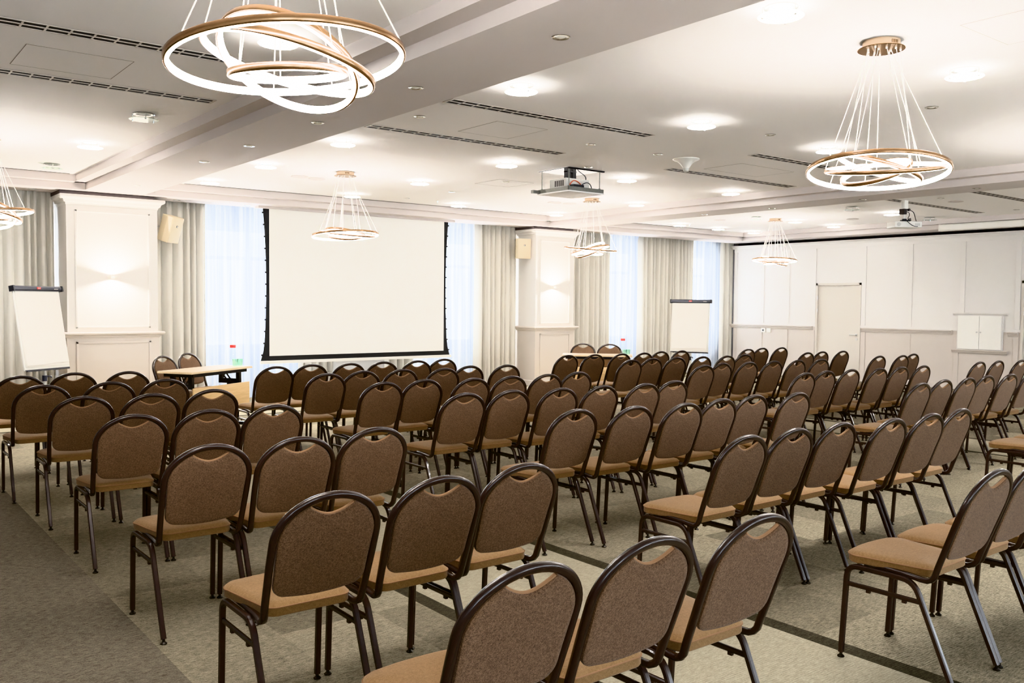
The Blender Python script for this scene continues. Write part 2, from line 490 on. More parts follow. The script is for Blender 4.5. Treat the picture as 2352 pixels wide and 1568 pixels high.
# doors
def door(n, y0, y1, handle=True):
    bm = NB(); box(bm, RX+.03, RX+.07, y0+.035, y1-.035, .01, 1.985)
    d = struct('door_%d' % n, bm, 'door_grey')
    bm = NB(); box(bm, RX-.012, RX+.1, y0, y0+.04, 0, 2.03); box(bm, RX-.012, RX+.1, y1-.04, y1, 0, 2.03); box(bm, RX-.012, RX+.1, y0, y1, 1.985, 2.03)
    obj('door_frame', bm, 'door_grey', d, None)
    if handle:
        bm = NB()
        rot = Matrix.Translation((RX+.03, y0+.10, .95)) @ Matrix.Rotation(-PI/2, 4, 'Y')
        lathe(bm, [(0, 0), (.026, 0), (.026, .01), (.011, .012), (.011, .05), (0, .05)], 14, mtx=rot)
        sweep(bm, fillet([(RX-.02, y0+.10, .95), (RX-.02, y0+.14, .95), (RX-.02, y0+.235, .952)], .01), circ(.0095))
        obj('door_handle', bm, 'steel', d)
        bm = NB()
        lathe(bm, [(0, 0), (.025, 0), (.025, .009), (.008, .010), (0, .010)], 14, mtx=Matrix.Translation((RX+.03, y0+.10, .862)) @ Matrix.Rotation(-PI/2, 4, 'Y'))
        obj('keyhole_plate', bm, 'steel', d)
        for z in (1.72, 1.45, .3):
            bm = NB(); box(bm, RX-.02, RX+.0, y1-.05, y1-.035, z-.04, z+.04); obj('hinge', bm, 'steel', d, None)
door(1, D0, D1); door(2, E0, E1)

# cupboard built onto the panelled wall
t = thing('wall_cupboard', 'small cream double-door wall cupboard set into the panelled right wall', 'cupboard', (RX, 7.69, .76))
bm = NB(); box(bm, -.028, .0, -.41, .41, 0, .64); obj('cupboard_body', bm, 'wall_paint', t, None)
bm = NB(); stepped(bm, [(0, .635), (-.03, .64), (-.05, .665), (-.055, .69), (0, .69)], 'y', -.49, .49); obj('cornice', bm, 'wall_paint', t, None)
bm = NB(); stepped(bm, [(0, -.07), (-.03, -.065), (-.05, -.03), (-.06, -.02), (-.06, -.002), (0, -.002)], 'y', -.50, .50); obj('cupboard_sill', bm, 'wall_greige', t, None)
for s in (-1, 1):
    bm = NB(); a, b = sorted((s*.003, s*.39)); box(bm, -.045, -.028, a, b, .012, .625, bevel=.002)
    d = obj('cupboard_door', bm, 'white_plastic', t, None)
    bm = NB(); lathe(bm, [(0, .03), (.014, .028), (.014, .02), (.006, .015), (.006, 0)], 12, mtx=Matrix.Translation((-.045, s*.035, .325)) @ Matrix.Rotation(-PI/2, 4, 'Y'))
    obj('knob', bm, 'steel', d)
# wall plates
for y, lab, dark in ((12.47, 'white square wall socket with a dark hole under the chair rail', True), (12.33, 'plain white square switch plate right of the wall socket', False)):
    t = thing('wall_socket' if dark else 'switch_plate', lab, 'socket' if dark else 'switch', (RX, y, .985))
    bm = NB(); box(bm, -.022, -.0, -.055, .055, -.045, .045, bevel=.004); obj('plate', bm, 'white_plastic', t)
    if dark:
        bm = NB(); lathe(bm, [(0, .004), (.022, .004), (.022, 0)], 14, mtx=Matrix.Translation((-.022, 0, 0)) @ Matrix.Rotation(-PI/2, 4, 'Y')); obj('socket_hole', bm, 'black_plastic', t)
    else:
        bm = NB(); box(bm, -.027, -.021, -.03, .03, -.03, .03, bevel=.003); obj('rocker', bm, 'white_plastic', t)

# ------------------------------------------------------------------ pilasters in front of the window wall
def pilaster(name, x0, x1, y0=12.914, y1=13.78):
    bm = NB(); box(bm, x0, x1, y0, y1, 1.1, 2.86, mi=0); box(bm, x0-.012, x1+.012, y0-.012, y1, 0, 1.05, mi=1)
    p = struct(name, bm, ['wall_paint', 'wall_greige'])
    def ringtrim(nm, prof, mat):
        """profile (out, z) carried round front and both sides"""
        bm = NB(); rings = []
        for (cx, cy, dx, dy) in ((x0, y1, -1, 0), (x0, y0, -1, -1), (x1, y0, 1, -1), (x1, y1, 1, 0)):
            rings.append([bm.verts.new((cx+dx*o_, cy+dy*o_, z)) for o_, z in prof])
        n = len(prof)
        for A, B in zip(rings, rings[1:]):
            for j in range(n): bm.faces.new((A[j], A[(j+1) % n], B[(j+1) % n], B[j]))
        for r in (rings[0][::-1], rings[-1]): bm.faces.new(r)
        obj(nm, bm, mat, p, None)
    ringtrim('cornice', [(-.01, 2.80), (.006, 2.80), (.012, 2.83), (.03, 2.835), (.045, 2.87), (.075, 2.885), (.085, 2.90), (.085, 2.93), (-.01, 2.93)], 'wall_paint')
    ringtrim('dado_rail', [(-.01, 1.02), (.014, 1.02), (.02, 1.04), (.034, 1.045), (.036, 1.062), (.062, 1.07), (.075, 1.085), (.075, 1.10), (.065, 1.112), (-.01, 1.112)], 'wall_greige')
    ringtrim('baseboard', [(0, 0), (.03, 0), (.03, .09), (.02, .1), (0, .1)], 'wall_greige')
    for z0, z1, mat, nm in ((1.16, 2.74, 'wall_paint', 'upper_panel_moulding'), (.16, .985, 'wall_greige', 'lower_panel_moulding')):
        bm = NB(); e = .012 if z0 < 1 else 0
        a, b = x0+.10, x1-.10
        for (ax0, ax1, az0, az1) in ((a, a+.03, z0, z1), (b-.03, b, z0, z1), (a, b, z0, z0+.03), (a, b, z1-.03, z1)):
            box(bm, ax0, ax1, y0-e-.014, y0+.01, az0, az1, bevel=.005)
        obj(nm, bm, mat, p)
    return p
pilaster('wall_pilaster_left', 2.605, 3.765)
pilaster('wall_pilaster_right', 10.605, 11.555)
# shade in the gap over the pilasters, put in as dark strips
for n, a, b in (('trim_%d' % TR, 2.52, 3.72), ('trim_%d' % (TR+1), 10.52, 11.50)):
    bm = NB(); box(bm, a, b, 12.88, 13.85, 2.932, 2.979); struct(n, bm, 'recess_shade_mauve')
TR += 2

# ------------------------------------------------------------------ up-and-down wall lights
def sconce(x, label):
    t = thing('wall_light', label, 'lamp', (x, 12.912, 1.853), group='up-and-down wall lights on the pilasters')
    bm = NB(); box(bm, -.05, .05, -.125, .0, -.009, .009, bevel=.003); obj('lamp_body', bm, 'white_plastic', t)
    for s, nm in ((1, 'upper_lens'), (-1, 'lower_lens')):
        bm = NB(); lathe(bm, [(0, 0), (.022, 0), (.022, .002*s), (0, .002*s)], 16, (0, -.075, .010*s)); obj(nm, bm, 'sconce_light', t)
    for s in (1, -1):
        l = bpy.data.lights.new('sconce_beam', 'SPOT'); l.energy = 130; l.color = (1, .95, .88)
        l.spot_size = math.radians(154); l.spot_blend = .4; l.shadow_soft_size = .012
        lo = bpy.data.objects.new('sconce_beam', l); COL.objects.link(lo)
        lo.parent = t; lo.location = (0, -.075, .022*s)
        lo.rotation_euler = (PI, 0, 0) if s > 0 else (0, 0, 0)
sconce(3.158, 'slim white wall light throwing lobes on the left pilaster')
sconce(11.014, 'slim white wall light throwing lobes on the right pilaster')

# ------------------------------------------------------------------ curtains
def cloth(x0, x1, y, z0, z1, pitch, amp, seed, gather=.5):
    rnd = random.Random(seed)
    n = max(2, int((x1-x0)/pitch)); step = []
    s = [rnd.uniform(.6, 1.4) for _ in range(n)]; tot = sum(s)
    acc = 0; cuts = [0]
    for v in s: acc += v/tot; cuts.append(acc)
    amps = [rnd.uniform(.55, 1.25)*amp for _ in range(n)]
    sub = 10; zs = [z0, z0+.35*(z1-z0), z0+.7*(z1-z0), z1-.16, z1-.05, z1]
    bm = NB(); rows = []
    for zi, z in enumerate(zs):
        row = []
        kz = (1.0, .97, .9, .8, .62, .5)[zi]
        for i in range(n):
            for j in range(sub):
                t = j/sub; u = cuts[i]+(cuts[i+1]-cuts[i])*t
                ph = (1-2*abs(math.sin(PI*t))**.75) if pitch > .1 else math.sin(2*PI*t)
                yy = y+amps[i]*kz*ph*(1 if abs(ph) < .99 else 1)+.012*math.sin(9*u+seed+zi*.7)
                if zi >= 4: yy += amps[i]*.35*math.sin(6*PI*t+seed)
                row.append(bm.verts.new((x0+(x1-x0)*(u+.010*math.sin(2*PI*t*2)*(1-kz)), yy, z)))
        row.append(bm.verts.new((x1, y, z))); rows.append(row)
    for A, B in zip(rows, rows[1:]):
        for k in range(len(A)-1): bm.faces.new((A[k], A[k+1], B[k+1], B[k]))
    return bm
DR = [(-.2, 2.56, 13.46, 'beige-grey drape at the far left, behind the left flip chart'),
      (3.86, 4.62, 13.46, 'beige-grey drape hanging right of the left pilaster'),
      (6.15, 6.75, 13.50, 'beige drape hanging below and behind the left half of the screen'),
      (7.75, 8.3, 13.50, 'beige drape hanging below and behind the right half of the screen'),
      (9.62, 10.56, 13.46, 'beige-grey drape hanging left of the right pilaster'),
      (11.72, 13.05, 13.46, 'beige drape hanging right of the right pilaster'),
      (13.93, 15.66, 13.46, "wide beige drape behind the right flip chart"),
      (16.60, 17.02, 13.42, 'narrow beige drape in the corner by the panelled wall')]
for i, (a, b, y, lab) in enumerate(DR):
    o = obj('drape', cloth(a, b, y, .015, 3.06, .115, .065, 11+i), 'drape_cloth', None, 60)
    tag(o, lab, 'curtain', 'beige drapes along the window wall')
SH = [(1.0, 2.585, 'sliver of white sheer curtain behind the far-left drape, beside the left pilaster'),
      (4.40, 6.5, 'white sheer curtain between the left drape and the screen'),
      (8.15, 9.9, 'white sheer curtain at the right edge of the screen'),
      (12.7, 14.3, 'white sheer curtain left of the wide drape behind the right flip chart'),
      (15.3, 16.85, 'white sheer curtain in the last window by the panelled wall')]
for i, (a, b, lab) in enumerate(SH):
    o = obj('sheer_curtain', cloth(a, b, 13.66, .02, 3.04, .075, .022, 31+i), 'sheer_cloth', None, 60)
    tag(o, lab, 'curtain', 'sheer curtains over the windows')

# ------------------------------------------------------------------ projection screen
t = thing('projection_screen', 'large white tab-tensioned projection screen hanging before the windows', 'screen', (7.03, 13.02, .62))
SX0, SX1, SB, ST_ = -1.655, 1.645, .0, 2.355
bm = NB(); box(bm, -1.59, 1.585, -.012, -.004, .09, ST_); obj('screen_surface', bm, 'screen_white', t, None)
bm = NB()   # black mask with waisted sides
L, R_ = [], []
for k in range(17):
    v = k/16; z = .015+v*(ST_-.015); d = .05*(4*v*(1-v))
    if v < .08: d -= .04*(1-v/.08)
    L.append((SX0-.035+d, z)); R_.append((SX1+.035-d, z))
fr = [bm.verts.new((x, 0, z)) for x, z in L]; fi = [bm.verts.new((-1.585, 0, z)) for x, z in L]
for k in range(16): bm.faces.new((fr[k], fi[k], fi[k+1], fr[k+1]))
gr = [bm.verts.new((x, 0, z)) for x, z in R_]; gi = [bm.verts.new((1.58, 0, z)) for x, z in R_]
for k in range(16): bm.faces.new((gi[k], gr[k], gr[k+1], gi[k+1]))
box(bm, -1.6, 1.595, -.003, .003, .015, .09)
obj('black_border', bm, 'screen_black', t, None)
for side, S in ((-1, L), (1, R_)):
    for k in range(13):
        v = (k+.5)/13; z = .015+v*(ST_-.015)
        i = min(15, int(v*16)); x = S[i][0]+(S[i+1][0]-S[i][0])*(v*16-i)
        bm = NB(); box(bm, x-.018, x+.018, -.006, .006, z-.013, z+.013)
        obj('tension_tab', bm, 'screen_black', t, None)
bm = NB(); box(bm, -1.735, 1.745, -.025, .025, -.03, .016, bevel=.006); obj('bottom_bar', bm, 'white_plastic', t)
bm = NB(); box(bm, -1.78, 1.78, -.06, .06, 2.325, 2.36); obj('screen_slot', bm, 'beam_paint', t, None)

# ------------------------------------------------------------------ banquet chairs
TILT = math.radians(20); OY, OZ = -.145, .475
VC, SN, CS = .273, math.sin(math.radians(20)), math.cos(math.radians(20))
def plane(u, v, w=0.0):   # reclined back plane; w forward
    return (u, OY-v*SN+w*CS, OZ+v*CS+w*SN)
def chair_meshes(root):
    # back frame: one bent tube, seat rail - upright - arch - upright - seat rail
    pr = rrect(.027, .024, .009)
    left = [(-.176, .17, .437), (-.176, .05, .435), (-.178, -.04, .430), (-.181, -.078, .4265), (-.184, -.106, .4275), (-.186, -.125, .436), (-.188, -.138, .451)]
    pts = [Vector(p) for p in left]; rad = [Vector((-1, 0, 0))]*len(pts)
    for v in (.02, .10, .18, .25):
        w = .1895+.007*min(1, v/.2); pts.append(Vector(plane(-w, v))); rad.append(Vector((-1, 0, 0)))
    A_, B_ = .1965, .1635
    for k in range(0, 25):
        a = PI-PI*k/24
        u, v = A_*math.cos(a), VC+B_*math.sin(a)
        pts.append(Vector(plane(u, v)))
        nu, nv = math.cos(a)/A_, math.sin(a)/B_; nl = math.hypot(nu, nv)
        rad.append(Vector((nu/nl, -nv/nl*SN, nv/nl*CS)))
    for v in (.25, .18, .10, .02):
        w = .1895+.007*min(1, v/.2); pts.append(Vector(plane(w, v))); rad.append(Vector((1, 0, 0)))
    for p in left[::-1]:
        pts.append(Vector((-p[0], p[1], p[2]))); rad.append(Vector((1, 0, 0)))
    bm = NB(); sweep(bm, pts, pr, rad)
    obj('back_frame', bm, 'chair_metal', root, 50)
    # upholstered back with scooped handle opening
    ia, ib = .1825, .1495
    out = []
    hw = .1765
    def corner(cx, cy, r, a0, a1, n=5): return [(cx+r*math.cos(a0+(a1-a0)*i/n), cy+r*math.sin(a0+(a1-a0)*i/n)) for i in range(n+1)]
    bot = [(-.12+.24*i/8, .050-.010*(1-((i-4)/4)**2)) for i in range(9)]
    out += bot[1:-1]
    out += corner(hw-.055, .105, .055, -PI/2, 0)
    out += [(.1775, .16), (.180, .22)]
    a1 = math.acos(.086/ia)
    for i in range(9): a = a1*i/8; out.append((ia*math.cos(a), VC+ib*math.sin(a)))
    top = VC+ib; vdip = top-.056; vend = VC+ib*math.sin(a1)
    for i in range(1, 12):
        u = .086-.172*i/12; k = abs(u)/.086
        out.append((u, vdip+(vend-vdip)*k**1.8))
    for i in range(9): a = PI-a1+(a1)*i/8; out.append((ia*math.cos(a), VC+ib*math.sin(a)))
    out += [(-.180, .22), (-.1775, .16)]
    out += corner(-hw+.055, .105, .055, PI, 1.5*PI)
    bm = NB(); pillow(bm, out, [(.019, -.013), (.009, -.013), (.002, -.0105), (0, -.004), (0, .002), (.005, .008), (.012, .0112), (.019, .012)], plane)
    back = obj('backrest', bm, 'shaded_back_fabric', root, 40)
    dip = [(.083-.166*i/14) for i in range(15)]
    bm = NB(); sweep(bm, [plane(u, vdip-.002+(vend-vdip)*(abs(u)/.086)**1.8, -.002) for u in dip], circ(.0058, 8), (0, CS, SN)); obj('handle_edge', bm, 'seat_piping', back)
    # seat cushion
    so = []
    def cr(cx, cy, r, a0, n=5): return [(cx+r*math.cos(a0+PI/2*i/n), cy+r*math.sin(a0+PI/2*i/n)) for i in range(n+1)]
    so += cr(-.165+.045, -.115+.045, .045, PI)
    so += cr(.165-.045, -.115+.045, .045, 1.5*PI)
    so += [(.186, .06), (.200, .17)]
    so += cr(.207-.07, .262-.07, .07, 0)
    so += [(.07, .270), (0, .273), (-.07, .270)]
    so += cr(-.207+.07, .262-.07, .07, PI/2)
    so += [(-.200, .17), (-.186, .06)]
    bm = NB(); pillow(bm, so, [(.016, .4315), (.004, .434), (0, .440), (.0, .463), (-.003, .466), (.001, .470), (.011, .4785), (.03, .484), (.09, .4885), (.14, .4895)], lambda u, v, w: (u, v, w))
    seat = obj('seat', bm, 'seat_fabric', root, 50)
    bm = NB(); ol = offset_loop(so, -.001); sweep(bm, [(p[0], p[1], .4665) for p in ol], circ(.0028, 6), (0, 0, 1), closed=True); obj('piping', bm, 'seat_piping', seat)
    # legs: bent square tube, front and rear halves of each side hoop
    lp = rrect(.022, .022, .004, 1)
    for s in (-1, 1):
        x = .199*s
        for nm, pts in (('front', [(x, .262, .022), (x, .240, .418), (x, .065, .418)]), ('rear', [(x, -.228, .022), (x, -.058, .418), (x, .065, .418)])):
            bm = NB(); sweep(bm, fillet(pts, .055, 5), lp, (1, 0, 0))
            leg = obj('leg', bm, 'chair_metal', root, 40)
            p = pts[0]
            bm = NB(); lathe(bm, [(0, 0), (.015, 0), (.016, .004), (.007, .012), (.006, .026)], 10, (p[0], p[1], 0))
            obj('foot', bm, 'glide_metal', leg, 40)
        bm = NB(); sweep(bm, [(x, .244, .336), (x, -.094, .336)], rrect(.014, .020, .004, 1), (1, 0, 0))
        for yy in (.14, -.02): box(bm, x-.006, x+.006, yy-.009, yy+.009, .316, .328)
        obj('stretcher', bm, 'chair_metal', root, 40)
proto = thing('banquet_chair', '', 'chair')
chair_meshes(proto)
used = [False]
def place_chair(x, y, rz, label, group):
    c = proto if not used[0] else dup(proto)
    used[0] = True
    c.location = (x, y, 0); c.rotation_euler = (0, 0, rz)
    return tag(c, label, 'chair', group)

# apex positions (x, y of the back's top) of every chair the photo shows, row by row from the front
ROWS = [
    ('L1', [(1.354, 8.534), (1.798, 8.666), (2.233, 8.576)]),
    ('L2', [(1.347, 7.523), (1.831, 7.552), (2.269, 7.575)]),
    ('L3', [(1.407, 6.505), (1.836, 6.437), (2.294, 6.525)]),
    ('L4', [(1.414, 5.316), (1.846, 5.31), (2.27, 5.329)]),
    ('L5', [(1.403, 4.013), (1.827, 3.994), (2.292, 4.074)]),
    ('L6', [(1.39, 2.772), (1.848, 2.783), (2.272, 2.81)]),
    ('L7', [(1.407, 1.707), (1.845, 1.698), (2.323, 1.685)]),
    ('C1', [(3.626, 8.501), (4.05, 8.581), (4.474, 8.542), (4.898, 8.577), (5.322, 8.549), (5.746, 8.653)]),
    ('C2', [(3.651, 7.406), (4.075, 7.518), (4.499, 7.507), (4.923, 7.406), (5.347, 7.567), (5.771, 7.485)]),
    ('C3', [(3.639, 6.36), (4.063, 6.411), (4.487, 6.289), (4.911, 6.297), (5.335, 6.295), (5.759, 6.344)]),
    ('C4', [(3.693, 5.272), (4.117, 5.272), (4.541, 5.194), (4.965, 5.171), (5.389, 5.106), (5.813, 5.169)]),
    ('C5', [(3.707, 4.086), (4.131, 4.002), (4.555, 3.944), (4.979, 3.99), (5.403, 4.03), (5.827, 3.953)]),
    ('C6', [(3.688, 2.782), (4.112, 2.793), (4.536, 2.79), (4.96, 2.716), (5.384, 2.705), (5.808, 2.726)]),
    ('C7', [(3.753, 1.606), (4.188, 1.616), (4.623, 1.606)]),
    ('R1', [(7.547, 8.513), (7.971, 8.468), (8.395, 8.398), (8.819, 8.398), (9.278, 8.514), (9.702, 8.509)]),
    ('R2', [(7.56, 7.397), (7.995, 7.468), (8.419, 7.462), (8.843, 7.405), (9.267, 7.359), (9.694, 7.406)]),
    ('R3', [(7.598, 6.337), (8.038, 6.443), (8.462, 6.4), (8.886, 6.369), (9.31, 6.334), (9.734, 6.288)]),
    ('R4', [(7.597, 5.073), (8.021, 5.118), (8.445, 5.101), (8.869, 5.03), (9.293, 5.023), (9.717, 4.994)]),
    ('R5', [(7.489, 3.858), (8.003, 3.918), (8.427, 3.9), (8.851, 3.921), (9.275, 3.888), (9.823, 3.907)]),
    ('R6', [(7.55, 2.70), (7.99, 2.70)]),
    ('S1', [(10.982, 8.333), (11.474, 8.446), (11.898, 8.398)]),
    ('S2', [(10.947, 7.295), (11.387, 7.349), (11.811, 7.285)]),
    ('S3', [(11.077, 6.295), (11.501, 6.205), (12.017, 6.329)]),
    ('S4', [(11.027, 4.978), (11.451, 4.948), (11.875, 4.858)]),
]

BLK = {'L': ('narrow left-hand block', 3), 'C': ('block facing the screen', 6), 'R': ('block facing the right-hand table', 6), 'S': ('narrow block by the panelled wall', 3)}
ROWN = ['front', 'second', 'third', 'fourth', 'fifth', 'sixth', 'seventh']
POS = {3: ['left', 'middle', 'right'], 6: ['leftmost', 'second-from-left', 'third-from-left', 'third-from-right', 'second-from-right', 'rightmost']}
rnd = random.Random(3)
for key, pts in ROWS:
    blk, n = BLK[key[0]]; row = ROWN[int(key[1])-1]
    for i, (x, y) in enumerate(pts):
        lab = 'brown banquet chair, %s in the %s row of the %s' % (POS[n][i], row, blk)
        rz = math.radians(rnd.uniform(-.7, .7))
        place_chair(x-.30*math.sin(rz)*1.0, y+.30, rz, lab, 'brown banquet chairs of the '+blk)

# ------------------------------------------------------------------ speakers' tables
def folding_table(loc, rotz, label, modesty, W=1.16, D=.47):
    """origin under the middle; local -Y faces the audience"""
    t = thing('folding_table', label, 'table', loc, rotz, "speakers' tables at the front")
    bm = NB(); box(bm, -W/2, W/2, -D/2, D/2, .722, .747, bevel=.003); obj('tabletop', bm, 'table_wood', t)
    bm = NB()
    a, b = W/2-.07, D/2-.045
    for y in (-b, b): box(bm, -a, a, y-.012, y+.012, .682, .722)
    for x in (-a, a): box(bm, x-.012, x+.012, -b, b, .682, .722)
    obj('apron_frame', bm, 'black_metal', t, None)
    for s in (-1, 1):
        bm = NB(); x = s*(a-.06)
        box(bm, x-.02, x+.02, -.03, .03, .07, .60); box(bm, x-.02, x+.02, .10, .15, .56, .69); box(bm, x-.02, x+.02, -.15, -.10, .56, .69)
        box(bm, x-.022, x+.022, -.15, .15, .54, .60)
        box(bm, x-.025, x+.025, -.23, .23, .035, .075, bevel=.006)
        sweep(bm, [(x, .03, .56), (x-s*.13, .03, .69)], rrect(.02, .012, .003, 1)); sweep(bm, [(x, -.03, .56), (x-s*.13, -.03, .69)], rrect(.02, .012, .003, 1))
        leg = obj('leg', bm, 'black_metal', t, None)
        for y in (-.2, .2):
            bm = NB(); lathe(bm, [(0, 0), (.02, 0), (.022, .01), (.012, .02), (.012, .04)], 12, (x, y, 0)); obj('foot', bm, 'black_plastic', leg)
        bm = NB(); lathe(bm, [(0, .04), (.012, .04), (.012, .0)], 10, mtx=Matrix.Translation((x+s*.02, .12, .64)) @ Matrix.Rotation(s*PI/2, 4, 'Y')); obj('release_knob', bm, 'black_plastic', leg)
    bm = NB(); box(bm, -W/2+.05, W/2-.05, -.225, -.207, .29, .56, bevel=.002); obj('modesty_panel', bm, 'panel_wood', t)
    bm = NB()
    for x in (-W/2+.2, W/2-.2): box(bm, x-.012, x+.012, -.207, -.03, .40, .44)
    obj('panel_bracket', bm, 'black_metal', t, None)
    if modesty:
        bm = NB(); box(bm, -W/2+.09, W/2-.09, -.20, -.192, .57, .69); obj('upper_panel', bm, 'brown_board', t, None)
    return t
aL = math.radians(33.3)
# left: front corners (3.276,10.012)-(4.225,10.636)
folding_table((3.7505-.235*math.sin(aL), 10.324+.235*math.cos(aL), 0), aL, 'pale wood folding table with black legs left of the screen', False, 1.136)
aR = math.radians(-44.6)
folding_table((9.6095-.235*math.sin(aR), 10.175+.235*math.cos(aR), 0), aR, 'pale wood folding table behind the right-hand block of chairs', True, 1.10)
def chair_at(ax, ay, face, label):
    """apex position and facing angle"""
    rz = math.atan2(-face[0], face[1])
    place_chair(ax+.30*face[0], ay+.30*face[1], rz, label, "speakers' chairs behind the tables")
fL = (math.sin(aL), -math.cos(aL)); fR = (math.sin(aR), -math.cos(aR))
chair_at(3.17, 10.76, fL, "brown speaker's chair behind the left table, on the left, facing the room")
chair_at(3.60, 11.20, fL, "brown speaker's chair behind the left table, on the right, facing the room")
chair_at(9.98, 10.90, fR, "brown speaker's chair behind the right table, on the left, facing the room")
chair_at(10.24, 10.54, fR, "brown speaker's chair behind the right table, on the right, facing the room")

def bottle(x, y, label):
    t = thing('water_bottle', label, 'bottle', (x, y, .747), 0, 'red-capped water bottles on the tables')
    bm = NB(); lathe(bm, [(0, .001), (.034, .001), (.037, .006), (.037, .15), (.034, .17), (.028, .19), (.027, .225), (.0, .225)], 20); obj('bottle_body', bm, 'clear_glass', t)
    bm = NB(); lathe(bm, [(0, .258), (.034, .258), (.036, .254), (.036, .222), (.0, .222)], 20); obj('bottle_cap', bm, 'red_cap', t)
def tumbler(x, y, label, grp):
    bm = NB(); lathe(bm, [(0, .0), (.026, .0), (.029, .004), (.036, .088), (.0345, .088), (.027, .012), (0, .010)], 18)
    o = obj('drinking_glass', bm, 'green_glass', None, loc=(x, y, .748)); tag(o, label, 'glass', grp)
bottle(4.04, 10.80, 'clear water bottle with red cap on the left table')
tumbler(4.03, 10.70, 'green-tinted glass on the left table, in front of the bottle', 'green drinking glasses on the tables')
tumbler(4.10, 10.72, 'green-tinted glass on the left table, nearest its right end', 'green drinking glasses on the tables')
bottle(10.06, 10.06, 'clear water bottle with red cap on the right table')
tumbler(10.02, 9.98, 'green-tinted glass on the right table, left of the pair', 'green drinking glasses on the tables')
tumbler(10.09, 9.97, 'green-tinted glass on the right table, right of the pair', 'green drinking glasses on the tables')

# ------------------------------------------------------------------ flip charts
def flipchart(loc, rotz, lean, H, label):
    """local -Y is the paper side; origin under the board's lower edge"""
    t = thing('flip_chart', label, 'flip chart', loc, rotz, 'flip charts at the front')
    tilt = Matrix.Translation((0, 0, .74)) @ Matrix.Rotation(-lean, 4, 'X')
    bm = NB(); box(bm, -.33, .33, 0, .018, 0, H, tilt, bevel=.003); obj('board', bm, 'white_plastic', t)
    bm = NB(); box(bm, -.325, .325, -.004, .0, -.006, .008, tilt); box(bm, -.29, .33, .0, .026, -.014, .0, tilt); obj('lower_edge', bm, 'black_plastic', t, None)
    bm = NB(); box(bm, -.315, .315, -.012, -.001, .035, H-.01, tilt, bevel=.002)
    pad = obj('paper_pad', bm, 'paper', t)
    bm = NB()   # slightly curled top sheet
    n = 12; rows = []
    for k in range(n+1):
        v = k/n; z = .055+v*(H-.07); w = -.013-.010*(1-v)**3
        rows.append([bm.verts.new(tilt @ Vector((x, w, z+(.012 if x > 0 else 0)*(1-v)))) for x in (-.305, -.1, .1, .308)])
    for A, B in zip(rows, rows[1:]):
        for j in range(3): bm.faces.new((A[j], A[j+1], B[j+1], B[j]))
    obj('top_sheet', bm, 'paper', pad)
    bm = NB()
    prof = [(.02, H-.03), (-.03, H-.03), (-.042, H-.015), (-.042, H+.012), (-.028, H+.028), (.02, H+.028)]
    A = [bm.verts.new(tilt @ Vector((-.355, y, z))) for y, z in prof]; B = [bm.verts.new(tilt @ Vector((.355, y, z))) for y, z in prof]
    for j in range(6): bm.faces.new((A[j], A[(j+1) % 6], B[(j+1) % 6], B[j]))
    bm.faces.new(A[::-1]); bm.faces.new(B)
    clamp = obj('clamp_bar', bm, 'navy_plastic', t)
    for s in (-1, 1):
        bm = NB(); box(bm, s*.35-.012, s*.35+.012, -.046, .024, H-.034, H+.031, tilt, bevel=.004); obj('end_cap', bm, 'black_plastic', clamp)
    bm = NB(); box(bm, -.026, .026, -.0445, -.041, H-.012, H+.012, tilt); obj('logo_patch', bm, 'red_print', clamp, None)
    def word(s, size, x, mat, nm):
        cu = bpy.data.curves.new('txt', 'FONT'); cu.body = s; cu.size = size; cu.align_x = 'CENTER'; cu.align_y = 'CENTER'; cu.extrude = .0004
        tmp = bpy.data.objects.new('txt', cu); COL.objects.link(tmp)
        dg = bpy.context.evaluated_depsgraph_get(); me = bpy.data.meshes.new_from_object(tmp.evaluated_get(dg))
        bpy.data.objects.remove(tmp); me.transform(tilt @ Matrix.Translation((x, -.0455, H)) @ Matrix.Rotation(PI/2, 4, 'X'))
        me.name = nm; me.materials.clear(); me.materials.append(M[mat])
        o = bpy.data.objects.new(nm, me); COL.objects.link(o); o.parent = clamp
    word('2x3', .024, 0, 'white_plastic', 'logo_lettering')
    bm = NB()
    for k in range(5): box(bm, .225+k*.012, .233+k*.012, -.0445, -.0415, H-.012, H-.004, tilt)
    obj('small_lettering', bm, 'grey_plastic', clamp, None)
    # stand: pole with height clamp on a three-arm foot
    bm = NB(); sweep(bm, [(0, .05, .05), (0, .05, .72), (0, .05+.5*math.tan(lean)+.02, 1.24)], circ(.018, 12)); pole = obj('pole', bm, 'grey_plastic', t)
    bm = NB(); lathe(bm, [(.019, 0), (.028, 0), (.028, .065), (.019, .065)], 14, (0, .05, .60)); obj('height_clamp', bm, 'navy_plastic', pole)
    bm = NB(); sweep(bm, fillet([(.02, .05, .65), (.06, .02, .655), (.065, .015, .635)], .015), circ(.008, 8)); obj('clamp_lever', bm, 'navy_plastic', pole)
    for k in range(3):
        a = PI/2+2*PI*k/3
        bm = NB(); sweep(bm, [(0, .05, .05), (.36*math.cos(a), .05+.36*math.sin(a), .03)], rrect(.03, .022, .006)); leg = obj('leg', bm, 'grey_plastic', t)
        bm = NB(); lathe(bm, [(0, 0), (.022, 0), (.022, .025), (0, .03)], 12, (.35*math.cos(a), .05+.35*math.sin(a), 0)); obj('foot', bm, 'black_plastic', leg)
fcl = math.radians(35.2)
flipchart((2.095, 11.43, 0), fcl, math.atan(.16/.94), .94, 'white paper flip chart on a pole stand by the left pilaster')
fcr = math.radians(-66)
flipchart((11.71, 10.13, 0), fcr, math.atan(.09/.88), .87, 'white paper flip chart near the corner, before the wide drape')

